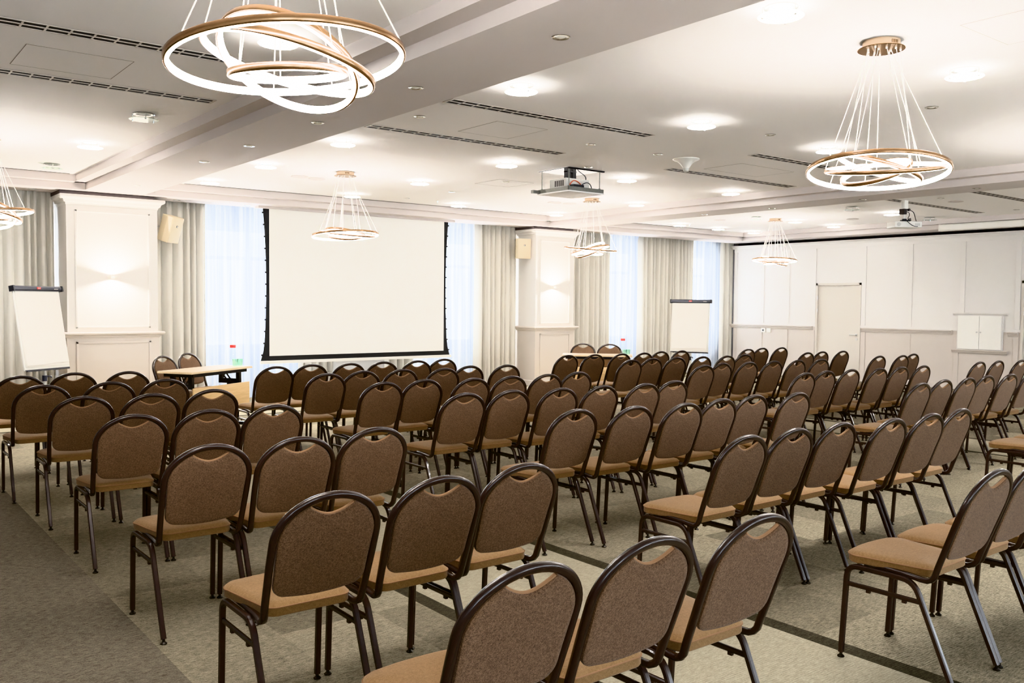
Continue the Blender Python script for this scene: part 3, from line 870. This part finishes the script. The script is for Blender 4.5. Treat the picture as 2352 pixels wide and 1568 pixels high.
# ------------------------------------------------------------------ loudspeakers
def speaker(loc, rot, bracket_to, label, emblem):
    t = thing('loudspeaker', label, 'speaker', loc, 0, 'beige loudspeakers fixed to the pilasters')
    Rm = Euler(rot, 'XYZ').to_matrix().to_4x4()
    bm = NB()
    w, h, d = .145, .185, .10
    sec = [(-w, -.02), (-w+.05, d), (w-.05, d), (w, -.02), (w-.012, -d), (-w+.012, -d)]
    A = [bm.verts.new(Rm @ Vector((x, y, -h))) for x, y in sec]; B = [bm.verts.new(Rm @ Vector((x, y, h))) for x, y in sec]
    for j in range(6): bm.faces.new((A[j], A[(j+1) % 6], B[(j+1) % 6], B[j]))
    bm.faces.new(A[::-1]); bm.faces.new(B)
    bmesh.ops.bevel(bm, geom=bm.edges[:], offset=.005, segments=1, affect='EDGES')
    cab = obj('speaker_cabinet', bm, 'beige_speaker', t, None)
    bm = NB(); box(bm, -w+.022, w-.022, -d-.006, -d+.004, -h+.012, h-.012, Rm, bevel=.004); g = obj('grille', bm, 'beige_speaker', cab)
    bm = NB(); box(bm, -.015, .015, -d-.009, -d-.005, .045, .075, Rm); obj('emblem_plate', bm, 'black_plastic', g, None)
    bm = NB(); box(bm, -.009, .009, -d-.0105, -d-.008, .052, .057, Rm); box(bm, -.004, .002, -d-.0105, -d-.008, .052, .069, Rm); obj('emblem_mark', bm, 'white_plastic', g, None)
    b = Vector(bracket_to)-Vector(loc)
    bm = NB(); sweep(bm, fillet([Rm @ Vector((0, d-.02, 0)), Rm @ Vector((0, d+.05, 0)), b], .03), circ(.012, 8))
    sgn = 1 if b.x > 0 else -1
    box(bm, b.x-.008, b.x+.008, b.y-.04, b.y+.04, b.z-.05, b.z+.05)
    obj('wall_bracket', bm, 'grey_plastic', t)
speaker((3.985, 13.08, 2.565), (math.radians(17), 0, math.radians(38)), (3.772, 13.2, 2.56), 'beige tilted loudspeaker on the right side of the left pilaster', True)
speaker((10.47, 13.16, 2.57), (math.radians(2), 0, math.radians(-12)), (10.598, 13.3, 2.57), 'beige loudspeaker on the left side of the right pilaster', True)

# ------------------------------------------------------------------ ceiling fittings
BAY = lambda x: 'left' if x < 2.7 else ('middle' if x < 11 else 'right')
def glass_disc_light(x, y, lit, label, grp):
    t = thing('ceiling_light', label, 'ceiling light', (x, y, ZC), 0, grp)
    bm = NB(); lathe(bm, [(.06, .0), (.088, -.001), (.09, -.006), (.085, -.008), (.062, -.004)], 28); obj('trim_ring', bm, 'chrome', t)
    bm = NB(); lathe(bm, [(0, -.003), (.062, -.003), (.062, .0), (0, .0)], 24); obj('lamp_well', bm, 'disc_light' if lit else 'grey_plastic', t)
    bm = NB(); lathe(bm, [(0, -.052), (.118, -.052), (.122, -.049), (.118, -.046), (0, -.046)] , 36); obj('glass_disc', bm, 'disc_light' if lit else 'frosted_disc', t)
    for k in range(3):
        a = .4+2*PI*k/3
        bm = NB(); lathe(bm, [(0, -.062), (.009, -.062), (.009, -.052), (.004, -.05), (.004, -.003)], 10, (.098*math.cos(a), .098*math.sin(a), 0)); obj('stand_off', bm, 'chrome', t)
LIT = [(4.13, 2.97), (6.16, 2.95), (2.235, 5.2), (4.13, 5.22), (6.15, 5.22), (8.10, 5.22),
       (4.16, 8.11), (6.23, 8.13), (8.13, 8.1), (10.18, 8.09), (2.24, 9.95), (4.16, 10.05), (6.30, 10.1), (10.26, 10.0),
       (4.15, 11.9), (6.31, 12.0), (8.22, 12.0), (10.36, 12.06), (14.49, 8.1), (14.52, 10.03), (15.91, 10.1), (13.51, 11.98), (14.77, 12.04), (16.05, 12.12)]
UNLIT = [(2.26, 8.11), (2.24, 11.82), (13.27, 8.1), (15.82, 8.12), (13.51, 10.14)]
def rowname(y): return 'nearest the camera' if y < 4 else ('second row from camera' if y < 6 else ('third row from camera' if y < 9 else ('second row from windows' if y < 11 else 'row nearest the windows')))
def colname(x, y, L_):
    same = sorted([p[0] for p in L_ if rowname(p[1]) == rowname(y) and BAY(p[0]) == BAY(x)])
    i = same.index(x); n = len(same)
    if n == 1: return 'only one'
    if i == 0: return 'leftmost'
    if i == n-1: return 'rightmost'
    return {1: 'second from left', 2: 'third from left'}[i]
for (L_, lit) in ((LIT, True), (UNLIT, False)):
    for x, y in L_:
        lab = '%s glass-disc ceiling light, %s, %s, %s bay' % ('glowing' if lit else 'unlit', colname(x, y, L_), rowname(y), BAY(x))
        glass_disc_light(x, y, lit, lab, ('lit' if lit else 'unlit')+' glass-disc ceiling lights')

def spot(x, y, z, label, grp, glow=False):
    t = thing('recessed_spotlight', label, 'spotlight', (x, y, z), 0, grp)
    bm = NB(); lathe(bm, [(.030, .0), (.034, -.004), (.047, -.006), (.052, -.003), (.052, 0)], 24); obj('spot_bezel', bm, 'chrome', t)
    bm = NB(); lathe(bm, [(0, -.004), (.02, -.0045), (.024, -.002), (.031, -.001), (.031, 0)], 20); obj('spot_lamp', bm, 'white_plastic', t)
BS1 = [(3.18, 3.68), (3.18, 5.15), (3.19, 6.65), (3.18, 8.06), (3.18, 9.28), (3.2, 11.77)]
BS2 = [(11.12, 9.34), (11.14, 8.09), (11.11, 6.63), (11.06, 5.11)]
ORD = ['nearest', 'second', 'third', 'fourth', 'fifth', 'farthest']
for i, (x, y) in enumerate(BS1): spot(x, y, ZS, 'recessed chrome spotlight under the left beam, %s from the camera' % ORD[i], 'spotlights under the left beam')
for i, (x, y) in enumerate(sorted(BS2, key=lambda p: p[1])): spot(x, y, ZS, 'recessed chrome spotlight under the far beam, %s from the camera' % ['nearest', 'second', 'third', 'farthest'][i], 'spotlights under the far beam')
for i, (x, y) in enumerate([(2.24, 13.09), (4.08, 13.07), (5.14, 13.11)]): spot(x, y, ZS, 'recessed spotlight in the window soffit, %s' % ['above the left flip chart', 'above the left loudspeaker', 'above the sheer curtain by the screen'][i], 'spotlights in the window soffit')
CS_ = [((4.14, 6.64), 'by the left end of the long vent'), ((6.18, 6.67), 'between vent ends and projector hatch'), ((7.13, 6.64), 'left of the white cone detector'), ((7.11, 5.2), 'midway between two glowing discs at centre right'),
       ((7.11, 3.66), 'right of the cables of the upper-right chandelier'), ((7.22, 9.44), 'left of the lowered projector panel'), ((7.29, 10.81), 'between the projector panel and the screen'), ((7.22, 11.95), 'closest to the screen'), ((7.17, 7.78), 'at the near edge of the projector hatch'),
       ((13.15, 6.59), 'in the right bay between two vents'), ((15.56, 6.54), 'in the right bay near the panelled wall')]
for (x, y), w in CS_: spot(x, y, ZC, 'small recessed ceiling spotlight, '+w, 'small spotlights in the ceiling trays')

# slot vents
def vent(x0, x1, y, label):
    t = thing('slot_vent', label, 'vent', ((x0+x1)/2, y, ZC), 0, 'long slot vents in the ceiling')
    W = (x1-x0)/2
    bm = NB(); box(bm, -W+.01, W-.01, -.07, .07, -.002, -.0005); obj('vent_slot', bm, 'recess_black', t, None)
    # one connected slotted faceplate
    n = int(2*W/.13); xs_ = [-W, -W+.02]
    for k in range(1, n):
        x = -W+2*W*k/n; xs_ += [x-.006, x+.006]
    xs_ += [W-.02, W]; ys_ = [-.075, -.064, -.009, .009, .064, .075]
    bm = NB(); vg = [[bm.verts.new((x, y, -.005)) for y in ys_] for x in xs_]
    for a in range(len(xs_)-1):
        for b in range(5):
            if a % 2 == 0 or b % 2 == 0: bm.faces.new((vg[a][b], vg[a+1][b], vg[a+1][b+1], vg[a][b+1]))
    ex = bmesh.ops.extrude_face_region(bm, geom=bm.faces[:])
    bmesh.ops.translate(bm, vec=(0, 0, .004), verts=[v for v in ex['geom'] if isinstance(v, bmesh.types.BMVert)])
    obj('vent_faceplate', bm, 'vent_metal', t, None)
vent(-.6, 2.28, 5.93, 'long dark slot vent in the left bay, nearer the camera')
vent(-.6, 2.56, 7.24, 'long dark slot vent in the left bay, farther from the camera')
vent(3.98, 6.29, 5.97, 'long slot vent in the middle bay, nearer and left')
vent(3.99, 6.33, 7.29, 'long slot vent in the middle bay, farther and left')
vent(7.90, 10.35, 5.99, 'long slot vent behind the right near chandelier')
vent(7.98, 10.44, 7.27, 'long slot vent behind the white cone detector')
vent(12.62, 15.7, 5.91, 'long slot vent in the right bay, nearer the camera')
vent(12.62, 15.68, 7.17, 'long slot vent beside the pole-mounted projector')
# shadow-gap air slots at the front edges of the trays
for x0, x1, lab in ((-.8, 2.58, 'thin air slot along the front edge of the left tray'), (4.02, 10.55, 'thin air slot along the front edge of the middle tray'), (11.6, 15.5, 'thin air slot along the front edge of the right tray')):
    t = thing('air_slot', lab, 'vent', ((x0+x1)/2, 12.53, ZC), 0, 'thin air slots at the tray edges')
    W = (x1-x0)/2
    bm = NB(); box(bm, -W, W, -.02, .02, -.002, -.0003); obj('slot', bm, 'recess_dark', t, None)
    bm = NB(); box(bm, -W, W, .02, .03, -.007, 0); obj('slot_lip', bm, 'vent_metal', t, None)
# flush access panels: fine shadow joints
def hatch(x0, x1, y0, y1, label):
    bm = NB(); g = .004
    for (a, b, c, d) in ((x0, x1, y0, y0+g), (x0, x1, y1-g, y1), (x0, x0+g, y0, y1), (x1-g, x1, y0, y1)): box(bm, a-(x0+x1)/2, b-(x0+x1)/2, c-(y0+y1)/2, d-(y0+y1)/2, -.0015, .0)
    t = thing('access_panel', label, 'ceiling hatch', ((x0+x1)/2, (y0+y1)/2, ZC), 0, 'flush access panels in the ceiling')
    obj('panel_joint', bm, 'groove', t, None)
    bm = NB(); w, d = (x1-x0)/2-g, (y1-y0)/2-g; box(bm, -w, w, -d, d, -.0008, 0); obj('panel_face', bm, 'ceiling_paint', t, None)
hatch(1.07, 1.72, 6.38, 6.99, 'flush square ceiling hatch between the two left vents')
hatch(4.77, 5.36, 6.37, 6.98, 'flush square ceiling hatch between the two middle vents')
hatch(5.17, 5.78, 1.9, 2.51, 'flush square ceiling hatch at the top right edge')
hatch(7.02, 7.59, 9.3, 9.86, 'flush square ceiling hatch in front of the projector hatch')
hatch(8.3, 9.3, 6.45, 7.0, 'flush oblong ceiling hatch beside the cone detector')
# flush loudspeaker discs
FS = [((4.93, 10.81), 'left of the pair before the front-left chandelier'), ((5.19, 10.85), 'right of the pair before the front-left chandelier'), ((9.28, 10.85), 'left of the pair before the front-middle chandelier'), ((9.56, 10.8), 'right of the pair before the front-middle chandelier'), ((13.51, 10.98), 'near the front-right chandelier'), ((13.69, 6.63), 'in the right bay beside the vents'), ((15.1, 9.2), 'in the right bay near the panelled wall')]
for (x, y), w in FS:
    t = thing('ceiling_speaker', 'flush pale round ceiling speaker, '+w, 'speaker', (x, y, ZC), 0, 'flush round ceiling speakers')
    bm = NB(); lathe(bm, [(.098, 0), (.11, -.003), (.112, -.008), (.10, -.009), (.096, -.005)], 28); obj('speaker_rim', bm, 'beam_paint', t)
    bm = NB(); lathe(bm, [(0, -.006), (.097, -.005), (.097, 0)], 28); obj('speaker_grille', bm, 'beam_paint', t)
# sprinklers
for x, y, w in ((7.75, 11.9, 'near the front edge of the middle tray'), (13.78, 11.96, 'near the front of the right tray'), (16.1, 11.95, 'in the front right corner of the right tray'), (14.1, 7.6, 'near the pole-mounted projector')):
    t = thing('sprinkler', 'tiny brass ceiling sprinkler '+w, 'sprinkler', (x, y, ZC), 0, 'ceiling sprinklers')
    bm = NB(); lathe(bm, [(.028, 0), (.028, -.006), (.012, -.01), (.010, -.03), (0, -.032)], 14); obj('sprinkler_body', bm, 'chrome', t)
    bm = NB(); lathe(bm, [(0, -.05), (.02, -.05), (.02, -.047), (.004, -.045), (.004, -.03)], 14); obj('deflector', bm, 'steel', t)
# white cone detector
t = thing('cone_detector', 'white trumpet-shaped detector under the middle ceiling tray', 'detector', (7.6, 6.66, ZC))
bm = NB(); lathe(bm, [(.145, 0), (.147, -.006), (.14, -.012), (.10, -.028), (.065, -.055), (.045, -.085), (.034, -.10)], 32); obj('cone_body', bm, 'white_plastic', t)
bm = NB(); lathe(bm, [(.034, -.098), (.033, -.105), (.03, -.135), (.015, -.145), (0, -.146)], 24); obj('sensor_tip', bm, 'grey_plastic', t)

# ------------------------------------------------------------------ projector on its ceiling lift
t = thing('projector_lift', 'white ceiling panel lowered on rods with a projector riding on it', 'projector lift', ((HX0+HX1)/2, (HY0+HY1)/2, 2.87))
hw = (HX1-HX0)/2; dz = ZC-2.87
bm = NB(); box(bm, -hw-.01, hw+.01, -hw-.01, hw+.01, 0, .014, bevel=.002); obj('hatch_panel', bm, 'ceiling_paint', t)
bm = NB()
for s in (-1, 1):
    box(bm, -hw, hw, s*hw-.012, s*hw+.012, .014, .06); box(bm, s*hw-.012, s*hw+.012, -hw, hw, .014, .06)
box(bm, -hw-.12, -hw, hw-.05, hw, .012, .05)
obj('edge_channel', bm, 'galvanised', t, None)
for sx in (-1, 1):
    for sy in (-1, 1):
        bm = NB(); sweep(bm, [(sx*(hw-.03), sy*(hw-.03), .05), (sx*(hw-.03), sy*(hw-.03), dz+.1)], circ(.006, 8)); lathe(bm, [(.014, 0), (.014, .02), (0, .02)], 6, (sx*(hw-.03), sy*(hw-.03), .055)); obj('threaded_rod', bm, 'galvanised', t)
bm = NB()
for x in (-.055, .035): box(bm, x-.028, x+.028, -.03, .03, .20, dz+.14)
box(bm, -.083, .063, -.035, .035, .27, .285); obj('lift_column', bm, 'black_metal', t, None)
bm = NB(); box(bm, -hw-.01, hw+.01, -hw-.014, -hw+.012, dz-.018, dz-.001); box(bm, -hw-.004, -hw+.006, -hw, hw, dz-.006, dz-.001); obj('opening_edge', bm, 'recess_black', t, None)
bm = NB()   # lining of the opening, its brightness put in as a glow
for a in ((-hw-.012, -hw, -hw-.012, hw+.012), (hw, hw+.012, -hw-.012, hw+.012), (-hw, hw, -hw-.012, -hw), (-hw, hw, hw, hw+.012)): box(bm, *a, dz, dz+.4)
box(bm, -hw-.012, hw+.012, -hw-.012, hw+.012, dz+.4, dz+.41); obj('opening_lining', bm, 'lift_lining_glow', t, None)
t = thing('ceiling_projector', 'grey projector with tangled cables standing on the lowered ceiling panel', 'projector', ((HX0+HX1)/2-.02, (HY0+HY1)/2+.0, 2.884), math.radians(0))
bm = NB(); box(bm, -.19, .19, -.15, .15, .05, .165, bevel=.012); body = obj('projector_body', bm, 'grey_plastic', t)
bm = NB(); lathe(bm, [(.032, .0), (.036, .05), (.03, .055), (.026, .03), (0, .03)], 18, mtx=Matrix.Translation((-.10, .15, .11)) @ Matrix.Rotation(-PI/2, 4, 'X')); obj('lens', bm, 'black_plastic', body)
bm = NB()
for k in range(5): box(bm, -.192, -.188, -.11+k*.035, -.09+k*.035, .07, .14)
obj('air_vents', bm, 'recess_dark', body, None)
for x, y in ((-.16, -.12), (.16, -.12), (-.16, .12), (.16, .12)):
    bm = NB(); lathe(bm, [(0, 0), (.016, 0), (.012, .05)], 10, (x, y, 0)); obj('projector_foot', bm, 'black_plastic', t)
bm = NB(); box(bm, -.14, .03, -.235, -.155, .0, .085, bevel=.008); obj('power_block', bm, 'black_plastic', t)
for pts, mt in (([(-.02, -.19, .06), (.05, -.24, .12), (.14, -.22, .11), (.20, -.20, .02), (.24, -.12, .04)], 'black_plastic'), ([(.15, .0, .16), (.2, .02, .20), (.26, .0, .15), (.23, -.05, .22), (.12, .0, .30), (.15, .05, .4)], 'black_plastic'),
                ([(.02, -.16, .08), (.10, -.18, .02), (.18, -.19, .03), (.25, -.1, .02)], 'blue_cable'), ([(-.15, -.16, .07), (-.10, -.18, .14), (-.02, -.17, .13), (.04, -.16, .10)], 'orange_cable'), ([(.19, -.05, .10), (.25, -.02, .05), (.26, .06, .03)], 'black_plastic')):
    bm = NB(); sweep(bm, fillet(pts, .05, 5), circ(.006, 8)); obj('cable', bm, mt, t)

# projector on a pole in the right bay
t = thing('pole_projector', 'white projector hanging from a short ceiling pole in the right bay', 'projector', (13.03, 7.08, ZC))
bm = NB(); box(bm, -.05, .05, -.03, .03, -.12, 0, bevel=.003); box(bm, -.055, .055, -.034, .034, -.03, -.026); box(bm, -.055, .055, -.034, .034, -.125, -.12); lathe(bm, [(.018, -.30), (.018, -.12)], 14); obj('pole', bm, 'white_plastic', t)
bm = NB(); box(bm, -.10, -.02, -.05, .03, -.215, -.135, bevel=.005); obj('cable_box', bm, 'recess_dark', t)
bm = NB(); sweep(bm, [(-.13, -.02, -.315), (.10, -.02, -.30)], rrect(.02, .03, .004, 1)); lathe(bm, [(.03, -.31), (.034, -.28), (.0, -.275)], 12); obj('mount_arm', bm, 'black_metal', t)
pr = Matrix.Rotation(math.radians(-35), 4, 'Z')
bm = NB(); box(bm, -.21, .21, -.14, .14, -.42, -.325, pr, bevel=.018); body = obj('projector_body', bm, 'white_plastic', t)
bm = NB()
for k in range(4): box(bm, .10+k*.02, .11+k*.02, -.1425, -.139, -.395, -.355, pr)
obj('air_vents', bm, 'grey_plastic', body, None)
bm = NB(); lathe(bm, [(.03, 0), (.03, .004), (0, .004)], 18, mtx=pr @ Matrix.Translation((-.15, -.14, -.372)) @ Matrix.Rotation(PI/2, 4, 'X')); obj('round_grille', bm, 'grey_plastic', body)
bm = NB(); lathe(bm, [(.02, 0), (.022, .03), (.012, .05)], 12, mtx=Matrix.Translation((.05, -.03, -.14)) @ Matrix.Rotation(PI/2, 4, 'Y')); obj('plug', bm, 'black_plastic', t)
for pts in ([(.09, -.03, -.14), (.16, -.06, -.17), (.16, -.08, -.24), (.08, -.14, -.31), (.06, -.18, -.36)], [(-.02, -.02, -.17), (.05, -.05, -.18), (.05, -.05, -.24), (-.02, -.06, -.28), (.02, -.1, -.31)],
            [(-.14, -.12, -.33), (-.12, -.18, -.39), (-.05, -.2, -.41), (.02, -.2, -.405)], [(-.04, -.08, -.30), (0, -.1, -.27), (.04, -.08, -.30), (0, -.08, -.33), (-.04, -.08, -.30)]):
    bm = NB(); sweep(bm, fillet(pts, .04, 5), circ(.0055, 8)); obj('cable', bm, 'black_plastic', t)

# rolled-up screen housing along the panelled wall
t = thing('screen_housing', 'long white rolled-up screen housing under the ceiling above the panelled wall', 'screen', (16.37, 6.5, 3.0))
bm = NB(); stepped(bm, [(-.065, -.045), (-.05, -.06), (.05, -.06), (.065, -.045), (.065, .04), (.05, .058), (-.05, .058), (-.065, .04)], 'y', -2.6, 1.68); obj('housing_tube', bm, 'white_plastic', t)
bm = NB(); box(bm, -.07, .07, 1.675, 1.70, -.062, .062, bevel=.006); obj('end_cap', bm, 'white_plastic', t)
bm = NB(); box(bm, -.03, .03, .8, .86, .055, .065); box(bm, -.03, .03, -1.5, -1.44, .055, .065); obj('housing_bracket', bm, 'white_plastic', t, None)

# ------------------------------------------------------------------ ring chandeliers
RSET_A = [((.010, -.009, -.769), .402, (-.060, .085, .995)), ((.012, -.011, -.781), .247, (.448, .208, .869)), ((.014, -.013, -.780), .297, (.206, -.082, .975)), ((.012, -.011, -.816), .199, (-.114, -.079, .990))]
RSET_B = [((-.004, .002, -.780), .412, (.120, .067, .991)), ((.033, -.025, -.761), .346, (-.181, -.100, .978)), ((.006, -.004, -.760), .253, (.182, -.272, .945)), ((-.010, .007, -.786), .206, (-.440, .018, .898))]
def rotset(S, deg, k=1.0):
    m = Matrix.Rotation(math.radians(deg), 3, 'Z'); out = []
    for c, r, n in S:
        n2 = Vector((n[0]*k, n[1]*k, n[2])).normalized()
        out.append((tuple(m @ Vector(c)), r, tuple(m @ n2)))
    return out
def chandelier(x, y, S, label):
    t = thing('ring_chandelier', label, 'chandelier', (x, y, ZC), 0, 'gold LED ring chandeliers')
    bm = NB(); lathe(bm, [(0, 0), (.108, 0), (.108, -.048), (0, -.048)], 40); can = obj('canopy', bm, 'gold_pale', t)
    bm = NB(); lathe(bm, [(0, -.046), (.136, -.046), (.138, -.049), (.136, -.052), (0, -.052)], 48); obj('canopy_plate', bm, 'gold', can)
    bm = NB()
    for k in range(3):
        a = -2.0+k*.16
        box(bm, .106, .110, -.007, .007, -.034, -.014, Matrix.Rotation(a, 4, 'Z'))
    obj('canopy_slots', bm, 'brown_board', can, None)
    ci = 0
    for (c, r, n) in S:
        n = Vector(n).normalized(); c = Vector(c)
        e1 = n.orthogonal().normalized(); e2 = n.cross(e1)
        N = 72; path = []; rad = []
        for k in range(N):
            a = 2*PI*k/N; d = e1*math.cos(a)+e2*math.sin(a)
            path.append(c+d*r); rad.append(d)
        bm = NB(); sweep(bm, path, rrect(.010, .026, .003, 1), rad, closed=True); ring = obj('ring', bm, 'gold', t, 50)
        bm = NB(); sweep(bm, [p-d*.0085-n*.0025 for p, d in zip(path, rad)], [(.005, .0125), (-.005, .0125), (-.005, -.0125), (.005, -.0125)], rad, closed=True); obj('light_strip', bm, 'ring_light', ring, None)
        for k in range(3):
            a = 2*PI*k/3+.5+ci*.7; d = e1*math.cos(a)+e2*math.sin(a); p = c+d*r+n*.013
            b = 2*PI*(ci*3+k)/12+.3; hd = Vector((d.x, d.y, 0))
            hd = hd.normalized() if hd.length > 1e-4 else Vector((1, 0, 0))
            top = hd*(.055+.018*ci)+Vector((0, 0, -.05))
            bm = NB(); sweep(bm, [top, p], circ(.0021, 6)); lathe(bm, [(.006, 0), (.006, -.012), (0, -.014)], 8, (top.x, top.y, -.05)); obj('cable', bm, 'cable_white', t)
        ci += 1
chandelier(1.29, 2.955, RSET_A, 'gold ring chandelier nearest the camera, at the top left')
chandelier(5.125, 2.96, RSET_B, 'gold ring chandelier hanging at upper right, canopy in full view')
chandelier(5.2, 10.07, rotset(RSET_B, 70, .6), 'gold ring chandelier hanging before the screen')
chandelier(9.37, 10.08, rotset(RSET_A, 150, 1.0), 'gold ring chandelier hanging before the right pilaster')
chandelier(14.04, 10.12, rotset(RSET_A, 250, .7), 'gold ring chandelier hanging before the panelled wall')
chandelier(9.37, 2.96, rotset(RSET_B, 120, 1.0), 'added unseen gold ring chandelier beyond the right edge of the picture, in the middle bay')  # out of view, added to brighten the right-hand ceiling
chandelier(14.04, 2.96, rotset(RSET_A, 200, 1.0), 'added unseen gold ring chandelier beyond the right edge of the picture, in the right bay')  # also unseen, added for more light on the ceiling here
chandelier(1.32, 10.08, rotset(RSET_A, 40, 1.0), 'gold ring chandelier cut off by the left edge, above the left flip chart')

# ------------------------------------------------------------------ light and look
w = bpy.data.worlds.new('world'); scn.world = w; w.use_nodes = True
w.node_tree.nodes['Background'].inputs[0].default_value = (.8, .88, 1, 1); w.node_tree.nodes['Background'].inputs[1].default_value = .3
scn.view_settings.view_transform = 'Khronos PBR Neutral'; scn.view_settings.look = 'None'
scn.view_settings.exposure = 1.24; scn.view_settings.gamma = .96
scn.cycles.sample_clamp_indirect = 6; scn.cycles.max_bounces = 6; scn.cycles.diffuse_bounces = 4
scn.cycles.glossy_bounces = 3; scn.cycles.transmission_bounces = 4; scn.cycles.transparent_max_bounces = 6
scn.cycles.use_adaptive_sampling = True; scn.cycles.adaptive_threshold = .15; scn.cycles.adaptive_min_samples = 16; scn.cycles.use_denoising = True
scn.cycles.caustics_reflective = False; scn.cycles.caustics_refractive = False
